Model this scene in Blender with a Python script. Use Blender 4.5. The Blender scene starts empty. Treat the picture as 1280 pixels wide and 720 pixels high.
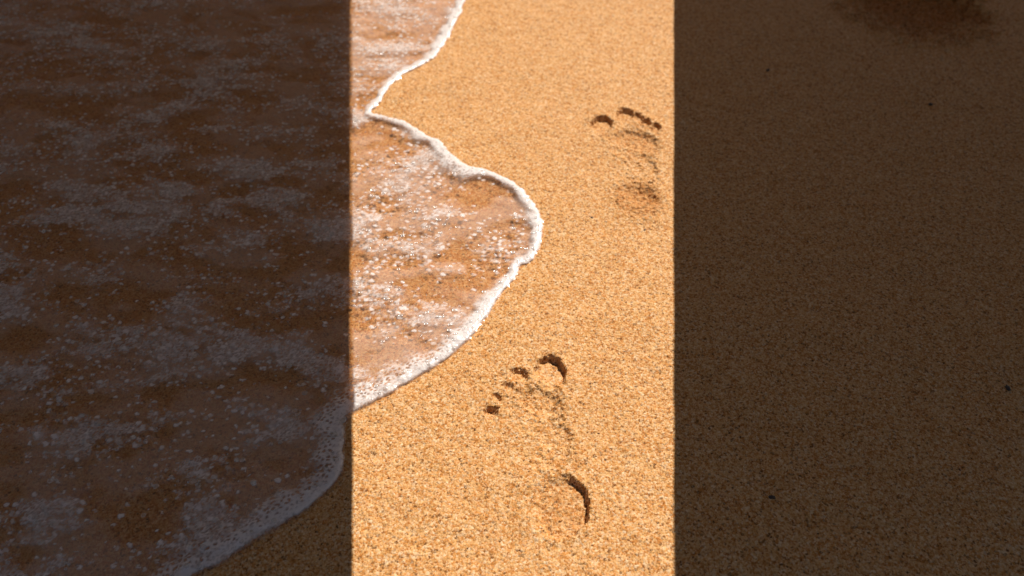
import bpy, math, random
import numpy as np
from mathutils import Vector

R = math.radians
scene = bpy.context.scene
COL = scene.collection

# ------------------------------------------------------------------ camera
CAM_H, PITCH, FPX = 0.81, 45.0, 1060.0
cd = bpy.data.cameras.new("camera")
cd.sensor_width = 36.0
cd.lens = 36.0 * FPX / 1280.0
cd.clip_start = 0.01
cd.clip_end = 1000.0
cd.dof.use_dof = True
cd.dof.focus_distance = 0.98
cd.dof.aperture_fstop = 4.2
cam = bpy.data.objects.new("camera", cd)
cam.location = (0, 0, CAM_H)
cam.rotation_euler = (R(90 - PITCH), 0, 0)
COL.objects.link(cam)
scene.camera = cam

# ------------------------------------------------------------------ light
SUN_EL, SUN_AZ = 47.0, 57.0            # azimuth counted from +x towards +y
w = bpy.data.worlds.new("World")
scene.world = w
w.use_nodes = True
nt = w.node_tree
bg = nt.nodes["Background"]
sky = nt.nodes.new("ShaderNodeTexSky")
sky.sky_type = 'NISHITA'
sky.sun_disc = False
sky.sun_elevation = R(SUN_EL)
sky.sun_rotation = R(90 - SUN_AZ)
nt.links.new(sky.outputs[0], bg.inputs[0])
bg.inputs[1].default_value = 0.042
SUN = Vector((math.cos(R(SUN_EL)) * math.cos(R(SUN_AZ)),
              math.cos(R(SUN_EL)) * math.sin(R(SUN_AZ)), math.sin(R(SUN_EL))))
ld = bpy.data.lights.new("sun", 'SUN')
ld.energy = 5.0
ld.angle = R(0.14)
ld.color = (1.0, 0.955, 0.90)
sun = bpy.data.objects.new("sun", ld)
sun.rotation_euler = SUN.to_track_quat('Z', 'Y').to_euler()
sun.location = (0, 0, 5)
COL.objects.link(sun)
scene.view_settings.view_transform = 'Standard'
scene.view_settings.look = 'None'
scene.view_settings.exposure = 0.55
scene.view_settings.gamma = 1.0
scene.view_settings.use_curve_mapping = False

# ------------------------------------------------------------------ helpers
def tag(o, label=None, cat=None, group=None, kind=None):
    if label: o["label"] = label
    if cat: o["category"] = cat
    if group: o["group"] = group
    if kind: o["kind"] = kind
    return o

def ground(u, v):
    """plan sketch coordinates (taken off a 1280x720 sketch of the beach) to metres on the sand"""
    c = math.cos(R(PITCH)); s = math.sin(R(PITCH))
    dx = (u - 640) / FPX; dy = (360 - v) / FPX
    t = CAM_H / (s - c * dy)
    return (dx * t, (c + s * dy) * t)

def sstep(a, b, x):
    t = np.clip((x - a) / (b - a), 0, 1)
    return t * t * (3 - 2 * t)

def hash2(ix, iy, seed):
    h = (ix.astype(np.int64) * 374761393 + iy.astype(np.int64) * 668265263 + seed * 1442695041) & 0xFFFFFFFF
    h = ((h ^ (h >> 13)) * 1274126177) & 0xFFFFFFFF
    h = ((h ^ (h >> 16)) * 2246822519) & 0xFFFFFFFF
    h = h ^ (h >> 15)
    return (h & 0xFFFFFF).astype(np.float32) / float(0xFFFFFF)

def vnoise(x, y, seed):
    ix = np.floor(x); iy = np.floor(y)
    fx = (x - ix).astype(np.float32); fy = (y - iy).astype(np.float32)
    fx = fx * fx * fx * (fx * (fx * 6 - 15) + 10); fy = fy * fy * fy * (fy * (fy * 6 - 15) + 10)
    a = hash2(ix, iy, seed); b = hash2(ix + 1, iy, seed)
    c = hash2(ix, iy + 1, seed); d = hash2(ix + 1, iy + 1, seed)
    return (a + (b - a) * fx) * (1 - fy) + (c + (d - c) * fx) * fy     # 0..1

def fbm(x, y, seed, octv=4, gain=0.5):
    # octaves are rotated so the lattice never shows
    t = 0; amp = 1.0; tot = 0.0
    ang = 0.6
    for k in range(octv):
        ca, sa = math.cos(ang + k * 1.1), math.sin(ang + k * 1.1)
        s = 2.03 ** k
        t = t + amp * vnoise((x * ca - y * sa) * s + 17.3 * k, (x * sa + y * ca) * s - 9.1 * k, seed + k)
        tot += amp; amp *= gain
    return t / tot

def worley(x, y, seed):
    ix = np.floor(x); iy = np.floor(y)
    f1 = np.full(x.shape, 9.0, np.float32); f2 = f1.copy(); cid = np.zeros(x.shape, np.float32)
    for ox in (-1, 0, 1):
        for oy in (-1, 0, 1):
            px = ix + ox + hash2(ix + ox, iy + oy, seed)
            py = iy + oy + hash2(ix + ox, iy + oy, seed + 7)
            d = np.hypot(px - x, py - y).astype(np.float32)
            rid = hash2(ix + ox, iy + oy, seed + 13)
            cl = d < f1
            f2 = np.where(cl, f1, np.minimum(f2, d))
            cid = np.where(cl, rid, cid)
            f1 = np.where(cl, d, f1)
    return f1, f2, cid

# ------------------------------------------------------------------ materials
def new_mat(name):
    m = bpy.data.materials.new(name); m.use_nodes = True
    n = m.node_tree.nodes; n.clear()
    out = n.new("ShaderNodeOutputMaterial")
    return m, m.node_tree, out

def N(t, typ, **kw):
    n = t.nodes.new(typ)
    for k, v in kw.items(): setattr(n, k, v)
    return n

def ramp(t, fac, stops, interp='LINEAR'):
    r = N(t, "ShaderNodeValToRGB"); cr = r.color_ramp; cr.interpolation = interp
    while len(cr.elements) < len(stops): cr.elements.new(0.5)
    for e, (p, c) in zip(cr.elements, stops):
        e.position = p; e.color = (*c, 1)
    t.links.new(fac, r.inputs[0]); return r.outputs[0]

def mixc(t, fac, a, b, mode='MIX'):
    m = N(t, "ShaderNodeMix", data_type='RGBA', blend_type=mode)
    for inp, val in ((m.inputs[0], fac), (m.inputs[6], a), (m.inputs[7], b)):
        if isinstance(val, (int, float)): inp.default_value = val
        elif isinstance(val, tuple): inp.default_value = (*val, 1)
        else: t.links.new(val, inp)
    return m.outputs[2]

def math_n(t, op, a, b=None, clamp=False):
    m = N(t, "ShaderNodeMath", operation=op, use_clamp=clamp)
    for i, v in enumerate((a, b)):
        if v is None: continue
        if isinstance(v, (int, float)): m.inputs[i].default_value = v
        else: t.links.new(v, m.inputs[i])
    return m.outputs[0]

def sand_material():
    m, t, out = new_mat("sand_grains")
    L = t.links
    pos = N(t, "ShaderNodeNewGeometry").outputs["Position"]
    wet_dark = N(t, "ShaderNodeAttribute", attribute_name="wet_dark").outputs["Fac"]
    v1 = N(t, "ShaderNodeTexVoronoi"); v1.inputs["Scale"].default_value = 390
    v2 = N(t, "ShaderNodeTexVoronoi"); v2.inputs["Scale"].default_value = 640
    nz = N(t, "ShaderNodeTexNoise"); nz.inputs["Scale"].default_value = 26; nz.inputs["Detail"].default_value = 4
    for v in (v1, v2, nz): L.new(pos, v.inputs["Vector"])
    s1 = N(t, "ShaderNodeSeparateColor"); L.new(v1.outputs["Color"], s1.inputs[0])
    s2 = N(t, "ShaderNodeSeparateColor"); L.new(v2.outputs["Color"], s2.inputs[0])
    c1 = ramp(t, s1.outputs[0], [(0.0, (.06, .024, .006)), (.045, (.11, .045, .014)), (.085, (.33, .112, .018)),
                                (.32, (.45, .185, .040)), (.52, (.53, .290, .100)), (.82, (.57, .345, .155)), (1.0, (.64, .48, .30))])
    c2 = ramp(t, s2.outputs[1], [(0.0, (.06, .030, .012)), (.08, (.20, .074, .016)), (.25, (.41, .155, .028)),
                                (.55, (.53, .285, .098)), (1.0, (.70, .49, .29))])
    c = mixc(t, 0.42, c1, c2)
    big = ramp(t, nz.outputs["Fac"], [(.3, (.955, .915, .885)), (.7, (1.01, .975, .950))])
    c = mixc(t, 1.0, c, big, 'MULTIPLY')
    darker = mixc(t, 1.0, c, (.85, .74, .61), 'MULTIPLY')
    c = mixc(t, wet_dark, c, darker)  # wet sand and print hollows share this deeper tone
    b = N(t, "ShaderNodeBsdfPrincipled")
    L.new(c, b.inputs["Base Color"])
    b.inputs["Roughness"].default_value = 0.75
    b.inputs["Specular IOR Level"].default_value = 0.12
    bm = N(t, "ShaderNodeBump"); bm.inputs["Strength"].default_value = 0.4; bm.inputs["Distance"].default_value = 0.0012
    h = math_n(t, 'ADD', math_n(t, 'MULTIPLY', v1.outputs["Distance"], -1.0), math_n(t, 'MULTIPLY', v2.outputs["Distance"], -.5))
    L.new(h, bm.inputs["Height"])
    L.new(bm.outputs[0], b.inputs["Normal"])
    L.new(b.outputs[0], out.inputs[0])
    return m

def water_material():
    m, t, out = new_mat("shallow_sea_water")
    L = t.links
    pos = N(t, "ShaderNodeNewGeometry").outputs["Position"]
    nz = N(t, "ShaderNodeTexNoise"); nz.inputs["Scale"].default_value = 70; nz.inputs["Detail"].default_value = 1.0
    L.new(pos, nz.inputs["Vector"])
    bm = N(t, "ShaderNodeBump"); bm.inputs["Strength"].default_value = 0.5; bm.inputs["Distance"].default_value = 0.0022
    L.new(nz.outputs["Fac"], bm.inputs["Height"])
    tr = N(t, "ShaderNodeBsdfTransparent"); tr.inputs[0].default_value = (.98, .95, .92, 1)
    milk = N(t, "ShaderNodeBsdfDiffuse"); milk.inputs[0].default_value = (.76, .545, .44, 1)
    upv = N(t, "ShaderNodeCombineXYZ"); upv.inputs[2].default_value = 1.0       # murk hangs in the water: it is lit as a level layer
    L.new(upv.outputs[0], milk.inputs["Normal"])
    cl = ramp(t, N(t, "ShaderNodeAttribute", attribute_name="murk").outputs["Fac"], [(0, (0, 0, 0)), (1, (1, 1, 1))])
    gl = N(t, "ShaderNodeBsdfGlossy"); gl.inputs["Roughness"].default_value = 0.15
    L.new(bm.outputs[0], gl.inputs["Normal"])
    mm = N(t, "ShaderNodeMixShader"); L.new(cl, mm.inputs[0]); L.new(tr.outputs[0], mm.inputs[1]); L.new(milk.outputs[0], mm.inputs[2])
    mx = N(t, "ShaderNodeMixShader"); mx.inputs[0].default_value = 0.042; L.new(mm.outputs[0], mx.inputs[1]); L.new(gl.outputs[0], mx.inputs[2])
    L.new(mx.outputs[0], out.inputs[0])
    return m

def foam_material():
    m, t, out = new_mat("sea_foam")
    L = t.links
    pos = N(t, "ShaderNodeNewGeometry").outputs["Position"]
    fa = N(t, "ShaderNodeAttribute", attribute_name="foam").outputs["Fac"]
    vo = N(t, "ShaderNodeTexVoronoi"); vo.inputs["Scale"].default_value = 330
    L.new(pos, vo.inputs["Vector"])
    hole = math_n(t, 'MULTIPLY', math_n(t, 'SUBTRACT', vo.outputs["Distance"], 0.25), 0.55)
    a = math_n(t, 'ADD', fa, hole, True)
    a = math_n(t, 'MULTIPLY', a, fa, True)
    bm = N(t, "ShaderNodeBump"); bm.inputs["Strength"].default_value = 0.35; bm.inputs["Distance"].default_value = 0.0010
    bm.invert = True
    L.new(vo.outputs["Distance"], bm.inputs["Height"])
    d = N(t, "ShaderNodeBsdfPrincipled")
    d.inputs["Base Color"].default_value = (.87, .835, .80, 1)
    d.inputs["Roughness"].default_value = 0.22
    d.inputs["Specular IOR Level"].default_value = 0.5
    L.new(bm.outputs[0], d.inputs["Normal"])
    tl = N(t, "ShaderNodeBsdfTranslucent"); tl.inputs[0].default_value = (.92, .87, .82, 1)
    ms = N(t, "ShaderNodeMixShader"); ms.inputs[0].default_value = 0.4
    L.new(d.outputs[0], ms.inputs[1]); L.new(tl.outputs[0], ms.inputs[2])
    tr = N(t, "ShaderNodeBsdfTransparent")
    mx = N(t, "ShaderNodeMixShader")
    L.new(a, mx.inputs[0]); L.new(tr.outputs[0], mx.inputs[1]); L.new(ms.outputs[0], mx.inputs[2])
    L.new(mx.outputs[0], out.inputs[0])
    return m

def bubble_material():
    m, t, out = new_mat("foam_bubble_film")
    L = t.links
    fr = N(t, "ShaderNodeLayerWeight"); fr.inputs[0].default_value = 0.35
    tr = N(t, "ShaderNodeBsdfTransparent"); tr.inputs[0].default_value = (.93, .92, .91, 1)
    gl = N(t, "ShaderNodeBsdfGlossy"); gl.inputs["Roughness"].default_value = 0.2
    df = N(t, "ShaderNodeBsdfDiffuse"); df.inputs[0].default_value = (.86, .83, .80, 1)
    m1 = N(t, "ShaderNodeMixShader"); m1.inputs[0].default_value = 0.10
    L.new(tr.outputs[0], m1.inputs[1]); L.new(df.outputs[0], m1.inputs[2])
    fac = math_n(t, 'ADD', math_n(t, 'MULTIPLY', fr.outputs["Fresnel"], .25), 0.05, True)
    m2 = N(t, "ShaderNodeMixShader"); L.new(fac, m2.inputs[0])
    L.new(m1.outputs[0], m2.inputs[1]); L.new(gl.outputs[0], m2.inputs[2])
    L.new(m2.outputs[0], out.inputs[0])
    return m

def plain_material(name, col, rough, scale, amount):
    m, t, out = new_mat(name)
    L = t.links
    pos = N(t, "ShaderNodeTexCoord").outputs["Object"]
    nz = N(t, "ShaderNodeTexNoise"); nz.inputs["Scale"].default_value = scale; nz.inputs["Detail"].default_value = 5
    L.new(pos, nz.inputs["Vector"])
    a = tuple(c * (1 - amount) for c in col); b_ = tuple(c * (1 + amount) for c in col)
    c = ramp(t, nz.outputs["Fac"], [(.3, a), (.7, b_)])
    p = N(t, "ShaderNodeBsdfPrincipled"); L.new(c, p.inputs["Base Color"]); p.inputs["Roughness"].default_value = rough
    L.new(p.outputs[0], out.inputs[0])
    return m

M_SAND, M_WATER, M_FOAM, M_BUB = sand_material(), water_material(), foam_material(), bubble_material()
def blocker_material(name, thru):                  # cloth of the added sun blockers; what it lets through tints their shade
    m = plain_material(name, (.13, .095, .07), .9, 60, .15)
    t = m.node_tree; o_ = [n for n in t.nodes if n.type == 'OUTPUT_MATERIAL'][0]; p = [n for n in t.nodes if n.type == 'BSDF_PRINCIPLED'][0]
    tl = N(t, "ShaderNodeBsdfTranslucent"); tl.inputs[0].default_value = (*thru, 1)
    ad = N(t, "ShaderNodeAddShader"); t.links.new(p.outputs[0], ad.inputs[0]); t.links.new(tl.outputs[0], ad.inputs[1]); t.links.new(ad.outputs[0], o_.inputs[0])
    return m
M_BLOCKER = blocker_material("blocker_canvas", (.114, .126, .095))
M_BLOCKER_W = blocker_material("thin_blocker_canvas", (.184, .170, .136))
M_BLOCKER_POLE = plain_material("blocker_pole_wood", (.22, .15, .09), .7, 25, .25)  # poles of the added sun blockers
M_SPECK = plain_material("dark_shell_grit", (.035, .016, .008), .6, 300, .4)

# ------------------------------------------------------------------ the lattice of the beach
STEP = 0.0017
X0, X1, Y0, Y1 = -1.34, 1.24, 0.31, 1.98
nx = int((X1 - X0) / STEP) + 1; ny = int((Y1 - Y0) / STEP) + 1
gx = (X0 + STEP * np.arange(nx)).astype(np.float64); gy = (Y0 + STEP * np.arange(ny)).astype(np.float64)
GX, GY = np.meshgrid(gx, gy)

# shoreline, and the breadth (m) of the foam band along it
shore_px = [(720, -130, 34), (650, -75, 34), (600, -28, 32), (583, 0, 30), (575, 20, 27), (559, 50, 24), (541, 74, 21), (512, 90, 17), (490, 106, 16),
            (478, 124, 15), (470, 134, 15), (463, 140, 15), (480, 145, 15), (512, 155, 17), (532, 168, 22), (550, 177, 25), (565, 192, 33),
            (585, 207, 36), (606, 211, 24), (630, 221, 18), (650, 234, 18), (665, 250, 18), (675, 268, 20),
            (680, 290, 20), (676, 310, 20), (666, 325, 18), (649, 334, 16), (645, 346, 18), (631, 361, 20), (622, 376, 22),
            (611, 393, 26), (602, 409, 30), (589, 425, 34), (570, 441, 36), (545, 459, 38), (520, 474, 40), (495, 490, 44),
            (470, 504, 48), (441, 519, 50), (433, 540, 46), (432, 570, 42), (430, 594, 40), (412, 617, 40), (382, 640, 40),
            (330, 672, 48), (285, 700, 48), (235, 728, 48), (150, 782, 48), (20, 850, 48)]
P = np.array([(*ground(u, v), wd * 0.001) for u, v, wd in shore_px])
pts = []
for i in range(len(P) - 1):                 # Catmull-Rom
    p0, p1, p2, p3 = P[max(i - 1, 0)], P[i], P[i + 1], P[min(i + 2, len(P) - 1)]
    for t in np.arange(0, 1, 0.25):
        pts.append(0.5 * (2 * p1 + (p2 - p0) * t + (2 * p0 - 5 * p1 + 4 * p2 - p3) * t * t + (3 * p1 - p0 - 3 * p2 + p3) * t ** 3))
pts.append(P[-1]); pts = np.array(pts)

# signed distance on a coarser lattice, interpolated
K = 4
cx = X0 + STEP * K * np.arange(nx // K + 2); cy = Y0 + STEP * K * np.arange(ny // K + 2)
CX, CY = np.meshgrid(cx, cy)
D2 = np.full(CX.shape, 1e9); WD = np.zeros(CX.shape); AL = np.zeros(CX.shape)
inside = np.zeros(CX.shape, bool)
poly = [tuple(p[:2]) for p in pts] + [(-6, pts[-1][1]), (-6, 9), (pts[0][0], 9)]
for i in range(len(pts) - 1):
    a, b = pts[i], pts[i + 1]; d = b[:2] - a[:2]; l2 = max(d @ d, 1e-12)
    t = np.clip(((CX - a[0]) * d[0] + (CY - a[1]) * d[1]) / l2, 0, 1)
    q = (CX - a[0] - t * d[0]) ** 2 + (CY - a[1] - t * d[1]) ** 2
    m = q < D2
    D2 = np.where(m, q, D2); WD = np.where(m, a[2] + t * (b[2] - a[2]), WD)
for i in range(len(poly)):
    (ax, ay), (bx, by) = poly[i], poly[(i + 1) % len(poly)]
    if ay == by: continue
    inside ^= ((ay > CY) != (by > CY)) & (CX < (bx - ax) * (CY - ay) / (by - ay) + ax)
SDc = np.where(inside, 1, -1) * np.sqrt(D2)

def up(A):
    fx = (np.arange(nx) / K); fy = (np.arange(ny) / K)
    ix = fx.astype(int); iy = fy.astype(int); fx = (fx - ix)[None, :]; fy = (fy - iy)[:, None]
    r0 = A[iy][:, ix] * (1 - fx) + A[iy][:, ix + 1] * fx
    r1 = A[iy + 1][:, ix] * (1 - fx) + A[iy + 1][:, ix + 1] * fx
    return r0 * (1 - fy) + r1 * fy

SD = up(SDc); WD = np.maximum(up(WD), 0.01)
SD = SD + 0.006 * (fbm(GX / .022, GY / .022, 3, 3) - .5) + 0.0035 * (fbm(GX / .006, GY / .006, 5, 2) - .5)

# ------------------------------------------------------------------ footprints pressed into the lattice
sx, sy = SUN.x / math.hypot(SUN.x, SUN.y), SUN.y / math.hypot(SUN.x, SUN.y)
DEPTH = np.zeros(GX.shape); RIM = np.zeros(GX.shape); ROUGH = np.zeros(GX.shape); DARKER = np.zeros(GX.shape)
OWNER = np.zeros(GX.shape, np.int16); OWNV = np.zeros(GX.shape)
part_names = {}
jx = 0.006 * (fbm(GX / .013, GY / .013, 41, 3) - .5) + .0048 * (fbm(GX / .0042, GY / .0042, 43, 2) - .5)
jy = 0.006 * (fbm(GX / .013, GY / .013, 47, 3) - .5) + .0048 * (fbm(GX / .0042, GY / .0042, 49, 2) - .5)

def press(foot, part, u, v, ru, rv, rot, depth, wall, push, rough=1.0, aim=None, ragged=0.0, darker=0.0):
    """one pressed hollow: centre, half sizes in sketch units, rotation, depth, wall steepness, how much the deep side leans"""
    global DEPTH, RIM, ROUGH, OWNER, OWNV, DARKER
    x, y = ground(u, v)
    rx = abs(ground(u + ru, v)[0] - x)
    ry = abs(ground(u, v - rv)[1] - ground(u, v + rv)[1]) / 2
    ax, ay = aim if aim else (sx, sy)
    dx, dy = GX + jx - x, GY + jy - y
    c, s = math.cos(R(rot)), math.sin(R(rot))
    lx, ly = (dx * c + dy * s) / rx, (-dx * s + dy * c) / ry
    r = np.sqrt(lx * lx + ly * ly) + 1e-6
    rm = (rx + ry) / 2
    edge = (1 - r) * rm                             # metres inside the rim
    if ragged: edge = edge + ragged * (fbm(GX / .035, GY / .03, 181, 4, .6) - .5)
    lean = (dx * ax + dy * ay) / np.maximum(np.hypot(dx, dy), 1e-6) * np.clip(r, 0, 1)
    d = depth * sstep(0, 1, edge / (wall * (1 + 3.5 * sstep(.25, -.45, lean)))) * np.clip(1 - push + push * (0.5 + 0.5 * lean) * 1.25, 0, 1.2)
    rim = 0.18 * depth * np.exp(-((edge + 0.004) / 0.005) ** 2) * (0.4 + 0.6 * np.clip(lean + .3, 0, 1))
    RIM = np.maximum(RIM, rim)
    ROUGH = np.maximum(ROUGH, rough * sstep(-0.006, 0.004, edge))
    if darker: DARKER = np.maximum(DARKER, darker * sstep(-.002, .014, edge))  # extra deeper tone inside this print
    n = len(part_names) + 1
    part_names[n] = (foot, part)
    val = np.where(edge > -0.001, 1e-4 + d / depth * 0.2 + edge, 0)
    m = (edge > -0.001) & (val > OWNV)
    OWNER = np.where(m, n, OWNER).astype(np.int16); OWNV = np.where(m, val, OWNV)
    DEPTH = np.maximum(DEPTH, d)

# left foot (near), right foot (farther), and a scuffed heel at the far right
A, B, C_ = 1, 2, 3
press(A, "ball_print", 668, 508, 43, 30, 12, .0058, .019, .72, 1.2)
press(A, "arch_print", 693, 562, 24, 52, -4, .0034, .014, .6, 1.1)
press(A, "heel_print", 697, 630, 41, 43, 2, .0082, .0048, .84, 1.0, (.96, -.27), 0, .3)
press(A, "toe_print", 687, 471, 22, 27, 0, .0082, .005, .84, .3, (.45, .89))
press(A, "toe_print", 650, 473, 13, 14, 25, .0058, .005, .80, 1, (.0, 1))
press(A, "toe_print", 634, 487, 8, 11, 25, .0036, .005, .72, 1, (.0, 1))
press(A, "toe_print", 622, 500, 8, 9, 25, .0042, .005, .72, 1, (.0, 1))
press(A, "toe_print", 614, 518, 11, 12, 25, .0080, .005, .72, 1, (.1, 1))
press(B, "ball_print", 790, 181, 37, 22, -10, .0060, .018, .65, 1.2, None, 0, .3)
press(B, "arch_print", 803, 214, 22, 28, 0, .0030, .014, .6, 1.2)
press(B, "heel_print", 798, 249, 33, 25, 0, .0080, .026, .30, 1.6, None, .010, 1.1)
press(B, "toe_print", 752, 158, 16, 14, 0, .0085, .005, .78, 1, (-.1, 1))
press(B, "toe_print", 782, 147, 13, 12, 0, .0072, .006, .72, .7, (.0, 1))
press(B, "toe_print", 798, 149, 6.5, 10, 0, .0066, .005, .72, .7, (.1, 1))
press(B, "toe_print", 808, 156, 7, 9, 0, .0075, .005, .72, .8, (.1, 1))
press(B, "toe_print", 820, 162, 7, 9, 0, .0072, .005, .72, .8, (.1, 1))
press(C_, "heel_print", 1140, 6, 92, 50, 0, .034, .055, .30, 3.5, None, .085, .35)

# ------------------------------------------------------------------ heights
wetm = sstep(-0.002, 0.006, SD)
rng = np.random.default_rng(11)
grain = rng.random(GX.shape).astype(np.float32) - .5
clump = fbm(GX / .0062, GY / .0062, 21, 2) - .5
dune = fbm(GX / .11, GY / .09, 31, 3) - .5
mid = fbm(GX / .028, GY / .024, 35, 3) - .5
dry = 1 - .6 * wetm
Z = 0.0045 * dune + 0.0010 * mid + dry * (0.0011 * clump + 0.00060 * grain)
crumb = np.clip(fbm(GX / .0046, GY / .0046, 61, 2) - .50, 0, 1)
Z += RIM * (.5 + crumb * 2) + ROUGH * (0.0034 * (crumb - .04) + 0.0009 * clump)
Z -= DEPTH
Z -= 0.006 * sstep(-.01, 0.05, SD)
border = np.minimum.reduce([GX - X0, X1 - GX, GY - Y0, Y1 - GY])
fade = sstep(0, .03, border)
Z = Z * fade
wet_dark_attr = np.clip(wetm + 0.45 * ROUGH / 2 * sstep(.002, .006, DEPTH) + DARKER * (.45 + 1.1 * sstep(.30, .65, fbm(GX / .006, GY / .006, 161, 2))), 0, 1)  # wet under the water; print hollows and heels get the deeper tone too

base = 0.0045 * dune + 0.0010 * mid
lvl = sstep(0.0, 0.05, SD)
big = fbm(GX / .055 + .4 * fbm(GX / .03, GY / .03, 77, 2), GY / .030, 71, 2, .45) - .5
small = fbm(GX / .015, GY / .0105, 81, 2) - .5
WZ = base * (1 - .7 * lvl) + 0.0022 * (1 - np.exp(-np.clip(SD, 0, 1) / .004)) + lvl * (0.0028 * big + 0.0015 * small)

WZ = WZ * fade + .0014 * (1 - fade)
# foam: band at the edge, lacework patches behind it
lace1, lace2, _ = worley(GX / .0058 + .5 * small, GY / .0050 + .5 * small, 91)
wall_ = 1 - sstep(.03, .30, lace2 - lace1)
f3, f4, _ = worley(GX / .0042, GY / .0040, 95)
fine = 1 - sstep(.05, .45, f4 - f3)
patch = fbm(GX / .075 + .5 * big, GY / .040, 101, 4, .55)
streak = fbm(GX / .10, GY / .018, 111, 3)
far_ = sstep(1.05, 1.45, GY)
pn = patch * (1 - .45 * far_) + streak * .45 * far_
calm = np.exp(-(((GX + .06) / .15) ** 2 + ((GY - 1.0) / .09) ** 2))
lowl = sstep(.95, .62, GY)
tex = 0.55 + 0.5 * wall_ * fbm(GX / .011, GY / .011, 97, 2) * 1.6 + 0.30 * fine
wob = .55 * (fbm(GX / .0045, GY / .0045, 153, 2) - .5)
g1, _, gid = worley(GX / .0080 + wob, GY / .0072 - wob, 151)
gr = hash2(np.floor(gid * 99991), np.floor(gid * 7777), 9)
glint_flecks = (1 - sstep(.10 + .25 * gr, .28 + .32 * gr, g1)) * sstep(.50, .58, gid + 2.0 * (patch - .485)) * sstep(.012, .03, SD)  # white specks on the water: foam, with sun sparkles painted in
F_int = sstep(.44, .74, pn + .34 * (fbm(GX / .0085, GY / .0070, 99, 3) - .5) - .10 * calm + .035 * lowl) * tex * sstep(0, .02, SD)
t_ = SD / (WD * (0.45 + 1.1 * (fbm(GX / .02, GY / .02, 121, 3))))
softin = sstep(1.25, .35, t_)
diffuse_edge = sstep(.026, .046, WD)
holes = 1 - sstep(.12, .38, lace1) * (.55 + .9 * fbm(GX / .02, GY / .02, 129, 2))
F_band = sstep(-.02, .12, t_) * softin * (1.15 - .75 * diffuse_edge * (1 - .85 * tex * (.6 + .8 * fbm(GX / .009, GY / .008, 127, 3))))
F_band = F_band * (1 - np.clip(diffuse_edge * .85 + .25, 0, 1) * np.clip(holes, 0, 1) * sstep(.18, .4, t_))
F = np.clip(np.maximum(F_band, np.maximum(F_int * .70, glint_flecks * (.55 + .45 * hash2(np.floor(gid * 9999), np.floor(gid * 777), 5)))), 0, 1)
prof = np.sqrt(np.clip(4 * np.clip(t_, 0, 1) * (1 - np.clip(t_ * .8, 0, 1)), 0, 1))
lump = fbm(GX / .010, GY / .010, 131, 3)
FH = np.where(t_ < 1.2, prof * softin * (.0006 + .0012 * lump) * (.75 + 1.3 * diffuse_edge), 0)
FH = FH + 0.0004 + .0012 * F * (1 - np.clip(f3, 0, 1)) + 0.0006 * lump
FZ = WZ + FH
FZ = np.where(SD < .003, np.minimum(FZ, base + .0004 + np.clip(SD + .001, 0, 1) * 2.2 + .001 * lump), FZ)

# ------------------------------------------------------------------ cut the lattice into objects
FC = lambda A: (A[:-1, :-1] + A[1:, :-1] + A[:-1, 1:] + A[1:, 1:]) * .25
fm_sd = FC(SD); fm_f = FC(F)
own_f = OWNER[:-1, :-1]
VID = np.arange(nx * ny).reshape(ny, nx)
QUADS = np.stack([VID[:-1, :-1], VID[:-1, 1:], VID[1:, 1:], VID[1:, :-1]], -1)

def mesh_from(name, verts, quads, mat, attrs=(), smooth=False):
    me = bpy.data.meshes.new(name)
    me.vertices.add(len(verts)); me.vertices.foreach_set("co", verts.astype(np.float32).ravel())
    n = len(quads); k = quads.shape[1]
    me.loops.add(n * k); me.loops.foreach_set("vertex_index", quads.astype(np.int32).ravel())
    me.polygons.add(n)
    me.polygons.foreach_set("loop_start", np.arange(0, n * k, k, dtype=np.int32))
    me.update(calc_edges=True)
    me.polygons.foreach_set("use_smooth", np.full(n, smooth))
    for an, av in attrs:
        at = me.attributes.new(an, 'FLOAT', 'POINT'); at.data.foreach_set("value", av.astype(np.float32).ravel())
    me.materials.append(mat)
    me.update()
    return me

def lattice(name, sel, Zf, mat, attrs=(), smooth=False, extra=None, origin=(0, 0, 0), parent=None):
    q = QUADS[sel]
    used, inv = np.unique(q.ravel(), return_inverse=True)
    q = inv.reshape(-1, 4)
    v = np.stack([GX.ravel()[used], GY.ravel()[used], Zf.ravel()[used]], -1) - np.array(origin)
    at = [(n, a.ravel()[used]) for n, a in attrs]
    if extra is not None:                      # coarse sheet round the fine lattice
        ev, eq, ea = extra
        q = np.concatenate([q, eq + len(v)]); v = np.concatenate([v, ev])
        at = [(n, np.concatenate([a, np.full(len(ev), ea)])) for n, a in at]
    o = bpy.data.objects.new(name, mesh_from(name, v, q, mat, at, smooth))
    COL.objects.link(o)
    if parent: o.parent = parent
    return o

def frame_quads(x0, x1, y0, y1, far, z):
    xs = [-far, x0, x1, far]; ys = [-far, y0, y1, far]
    v = np.array([(x, y, z) for y in ys for x in xs], float)
    q = [[j * 4 + i, j * 4 + i + 1, (j + 1) * 4 + i + 1, (j + 1) * 4 + i] for j in range(3) for i in range(3) if not (i == 1 and j == 1)]
    return v, np.array(q)

ev, eq = frame_quads(X0, X1, Y0, Y1, 300, 0.0)
sand = lattice("sand", own_f == 0, Z, M_SAND, [("wet_dark", wet_dark_attr)], False, (ev, eq, 0.0))
tag(sand, "orange-tan coarse dry beach sand sloping to the sea's edge", "sand", kind='structure')

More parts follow.
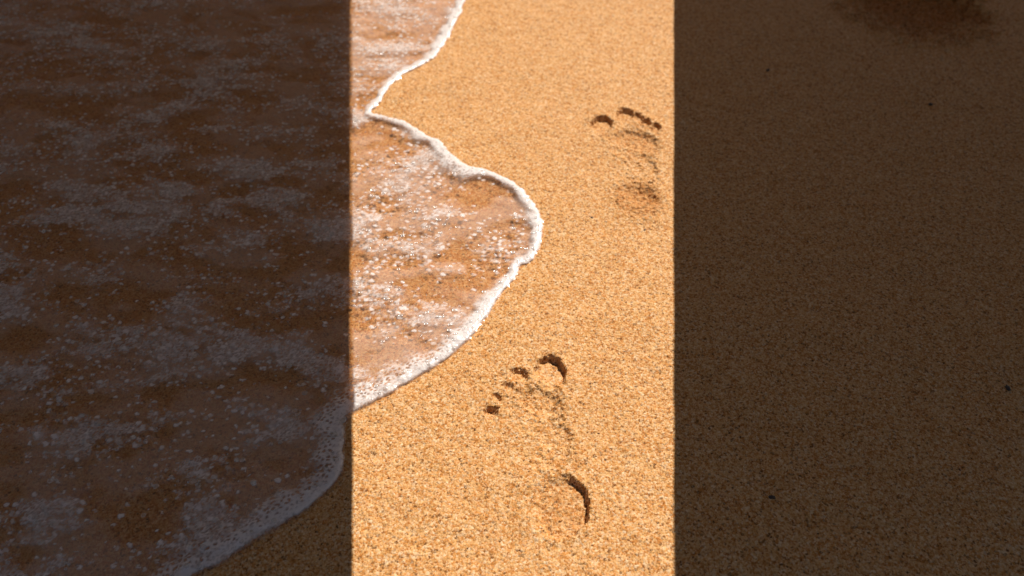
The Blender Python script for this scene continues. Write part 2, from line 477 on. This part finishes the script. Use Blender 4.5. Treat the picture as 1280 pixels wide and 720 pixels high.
top_x = float(gx[np.argmax(np.where(SD[-1] > 0, np.arange(nx), -1))])
wv = np.array([(-300, Y0, .0), (X0, Y0, .0), (X0, Y1, .0), (-300, Y1, .0), (-300, 300, .0), (X0, 300, .0),
               (top_x, Y1, .0), (top_x + 60, 300, .0)], float)
wv[:, 2] = 0.0014
wq = np.array([[0, 1, 2, 3], [3, 2, 5, 4], [2, 6, 7, 5]])
murk = np.clip(.10 + .55 * sstep(.38, .66, fbm(GX / .06, GY / .035, 141, 4)), 0, 1) * sstep(0, .03, SD) * .36
water = lattice("sea_water", fm_sd > 0.0005, WZ, M_WATER, [("murk", murk)], True, (wv, wq, .25))
tag(water, "thin clear brownish sheet of sea water spread over the sand at left", "water", kind='structure')

foam = lattice("sea_foam", (fm_f > 0.06) & (fm_sd > -0.001), FZ, M_FOAM, [("foam", F)], True)
tag(foam, "white bubbly foam edging the water and streaking over it", "foam", kind='stuff')

# bubbles sitting on foam and water, one mesh
def ico(level):
    p = (1 + 5 ** .5) / 2
    v = [(-1, p, 0), (1, p, 0), (-1, -p, 0), (1, -p, 0), (0, -1, p), (0, 1, p), (0, -1, -p), (0, 1, -p), (p, 0, -1), (p, 0, 1), (-p, 0, -1), (-p, 0, 1)]
    f = [(0, 11, 5), (0, 5, 1), (0, 1, 7), (0, 7, 10), (0, 10, 11), (1, 5, 9), (5, 11, 4), (11, 10, 2), (10, 7, 6), (7, 1, 8),
         (3, 9, 4), (3, 4, 2), (3, 2, 6), (3, 6, 8), (3, 8, 9), (4, 9, 5), (2, 4, 11), (6, 2, 10), (8, 6, 7), (9, 8, 1)]
    v = [tuple(np.array(a) / np.linalg.norm(a)) for a in v]
    for _ in range(level):
        mid_ = {}; nf = []
        def mp(a, b):
            k = (min(a, b), max(a, b))
            if k not in mid_:
                m_ = (np.array(v[a]) + np.array(v[b])); v.append(tuple(m_ / np.linalg.norm(m_))); mid_[k] = len(v) - 1
            return mid_[k]
        for a, b, c in f:
            ab, bc, ca = mp(a, b), mp(b, c), mp(c, a)
            nf += [(a, ab, ca), (b, bc, ab), (c, ca, bc), (ab, bc, ca)]
        f = nf
    return np.array(v), np.array(f)

iv, if_ = ico(2)
prob = np.where(SD > .004, F ** 1.5 * .30 + .22 * sstep(.44, .60, patch + .30 * (fbm(GX / .016, GY / .014, 171, 2) - .5)) + .012, 0).ravel()
prob /= prob.sum()
NB = 8000
pick = rng.choice(nx * ny, NB, replace=False, p=prob)
flat = rng.random(NB) < .45                     # low wide domes among small round ones
rad = np.where(flat, 0.0014 + 0.0022 * rng.random(NB) ** 2, 0.0008 + 0.0014 * rng.random(NB) ** 3)
hgt = np.where(flat, .24 + .12 * rng.random(NB), .8)
top = np.where(F.ravel() > .06, FZ.ravel(), WZ.ravel())[pick]
cen = np.stack([GX.ravel()[pick], GY.ravel()[pick], top + rad * .15], -1)
bv = (iv[None] * rad[:, None, None] * np.stack([np.ones(NB), np.ones(NB), hgt], -1)[:, None, :] + cen[:, None]).reshape(-1, 3)
bf = (if_[None] + (np.arange(NB) * len(iv))[:, None, None]).reshape(-1, 3)
bub = bpy.data.objects.new("foam_bubbles", mesh_from("foam_bubbles", bv, bf, M_BUB, (), True))
COL.objects.link(bub)
tag(bub, "tiny glinting bubbles floating on the foam and the shallow water", "bubbles", kind='stuff')

# ------------------------------------------------------------------ the footprints as things
foot_info = {
    1: ("left bare footprint near the foam, big toe and heel edge deepest", ground(685, 565)),
    2: ("shallow right bare footprint farther up the sand with a row of small toe dents", ground(790, 205)),
    3: ("broad scuffed heel print in the dark shade at the far right", ground(1140, 12)),
}
roots = {}
for k, (lab, (x, y)) in foot_info.items():
    e = bpy.data.objects.new("footprint", None); COL.objects.link(e)
    e.empty_display_size = .05
    e.location = (x, y, 0)
    tag(e, lab, "footprint", "bare footprints pressed into the sand")
    roots[k] = e
for n, (foot, part) in part_names.items():
    sel = own_f == n
    if sel.sum() < 4: continue
    x, y = foot_info[foot][1]
    lattice(part, sel, Z, M_SAND, [("wet_dark", wet_dark_attr)], False, None, (x, y, 0), roots[foot])

# dark bits of shell grit lying on the sand
def speck(u, v, size, label, seed):
    x, y = ground(u, v)
    r = np.random.default_rng(seed)
    v_, f_ = ico(1)
    v_ = v_ * (1 + .5 * (r.random((len(v_), 1)) - .5)) * np.array([size, size * .55, size * .45])
    a = r.random() * 3.1; c, s = math.cos(a), math.sin(a)
    v_ = v_ @ np.array([[c, s, 0], [-s, c, 0], [0, 0, 1]])
    ix = int((x - X0) / STEP); iy = int((y - Y0) / STEP)
    o = bpy.data.objects.new("shell_grit", mesh_from("shell_grit", v_, f_, M_SPECK))
    o.location = (x, y, float(Z[iy, ix]) + size * .2); COL.objects.link(o)
    tag(o, label, "grit", "dark bits of shell grit lying on the sand")
for i, (u, v, s, lab) in enumerate([
        (960, 88, .0045, "dark speck of grit on shaded sand below the scuffed heel print"),
        (1163, 131, .0045, "dark speck of grit on shaded sand at upper right, right of the other upper speck"),
        (1260, 485, .0045, "dark reddish speck of grit on shaded sand by the right edge"),
        (965, 622, .004, "dark speck of grit on shaded sand at lower right"),
        (740, 272, .0022, "tiny dark speck of grit left of the far heel print"),
        (806, 287, .0022, "tiny dark speck of grit just below the far heel print")]):
    speck(u, v, s, lab, i + 5)

# ------------------------------------------------------------------ two added out-of-view canvases, shaped to darken both sides beside a sunlit strip
AW = 1.12
shx, shy = SUN.x / SUN.z * AW, SUN.y / SUN.z * AW
def blocker(edge_u, outer, yb, cloth, label):
    def along(yy):                                         # shade edge on the sand, then up the sun's rays to the cloth
        x1_, y1_ = ground(edge_u, 700); x2_, y2_ = ground(edge_u, 20)
        k = (yy - y1_) / (y2_ - y1_); return x1_ + k * (x2_ - x1_)
    ya = -0.45
    # near corner, far corner on the strip side; outer side parallel to y
    Lx = [along(ya) + shx, along(yb) + shx]
    root = bpy.data.objects.new("added_blocker", None); COL.objects.link(root)
    ox, oy = (Lx[0] + outer) / 2, (ya + yb) / 2 + shy
    root.location = (ox, oy, 0)
    tag(root, label, "blocker", "added unseen canvases that block the sun")
    nu, nv_ = 24, 24
    th = 0.004
    vs = []; qs = []
    for side in (0, 1):
        for j in range(nv_ + 1):
            for i in range(nu + 1):
                a = i / nu; b = j / nv_
                yy = ya + (yb - ya) * b
                xin = along(yy) + shx
                x = xin + (outer - xin) * a
                z = AW + .10 * math.sin(math.pi * a) * (1 - .3 * math.sin(math.pi * b)) - side * th
                vs.append((x - ox, yy + shy - oy, z))
    n1 = (nu + 1) * (nv_ + 1)
    for j in range(nv_):
        for i in range(nu):
            a = j * (nu + 1) + i
            qs.append((a, a + 1, a + nu + 2, a + nu + 1))
            qs.append((a + n1, a + n1 + nu + 1, a + n1 + nu + 2, a + n1 + 1))
    ring = [i for i in range(nu + 1)] + [j * (nu + 1) + nu for j in range(1, nv_ + 1)] + \
           [nv_ * (nu + 1) + i for i in range(nu - 1, -1, -1)] + [j * (nu + 1) for j in range(nv_ - 1, 0, -1)]
    for i in range(len(ring)):
        a, b = ring[i], ring[(i + 1) % len(ring)]
        qs.append((a, a + n1, b + n1, b))
    c = bpy.data.objects.new("canvas", mesh_from("canvas", np.array(vs), np.array(qs), cloth, (), True))
    COL.objects.link(c); c.parent = root
    for (px, py) in ((along(ya) + shx, ya + shy), (along(yb) + shx, yb + shy), (outer, ya + shy), (outer, yb + shy)):
        if abs(px) < 1.1 and .25 < py < 1.9: continue
        v_ = []; q_ = []
        for j, (zz, rr) in enumerate(((-.2, .02), (.6, .019), (AW - .003, .017))):
            for i in range(12):
                a = i / 12 * 2 * math.pi; v_.append((px - ox + rr * math.cos(a), py - oy + rr * math.sin(a), zz))
        for j in range(2):
            for i in range(12):
                q_.append((j * 12 + i, j * 12 + (i + 1) % 12, (j + 1) * 12 + (i + 1) % 12, (j + 1) * 12 + i))
        p = bpy.data.objects.new("pole", mesh_from("pole", np.array(v_), np.array(q_), M_BLOCKER_POLE, (), True))
        COL.objects.link(p); p.parent = root
blocker(438, -2.6, 5.0, M_BLOCKER_W, "added unseen brown canvas awning on poles shading the water at left")
blocker(842, 3.2, 2.3, M_BLOCKER, "added unseen brown canvas awning on poles shading the sand at right")
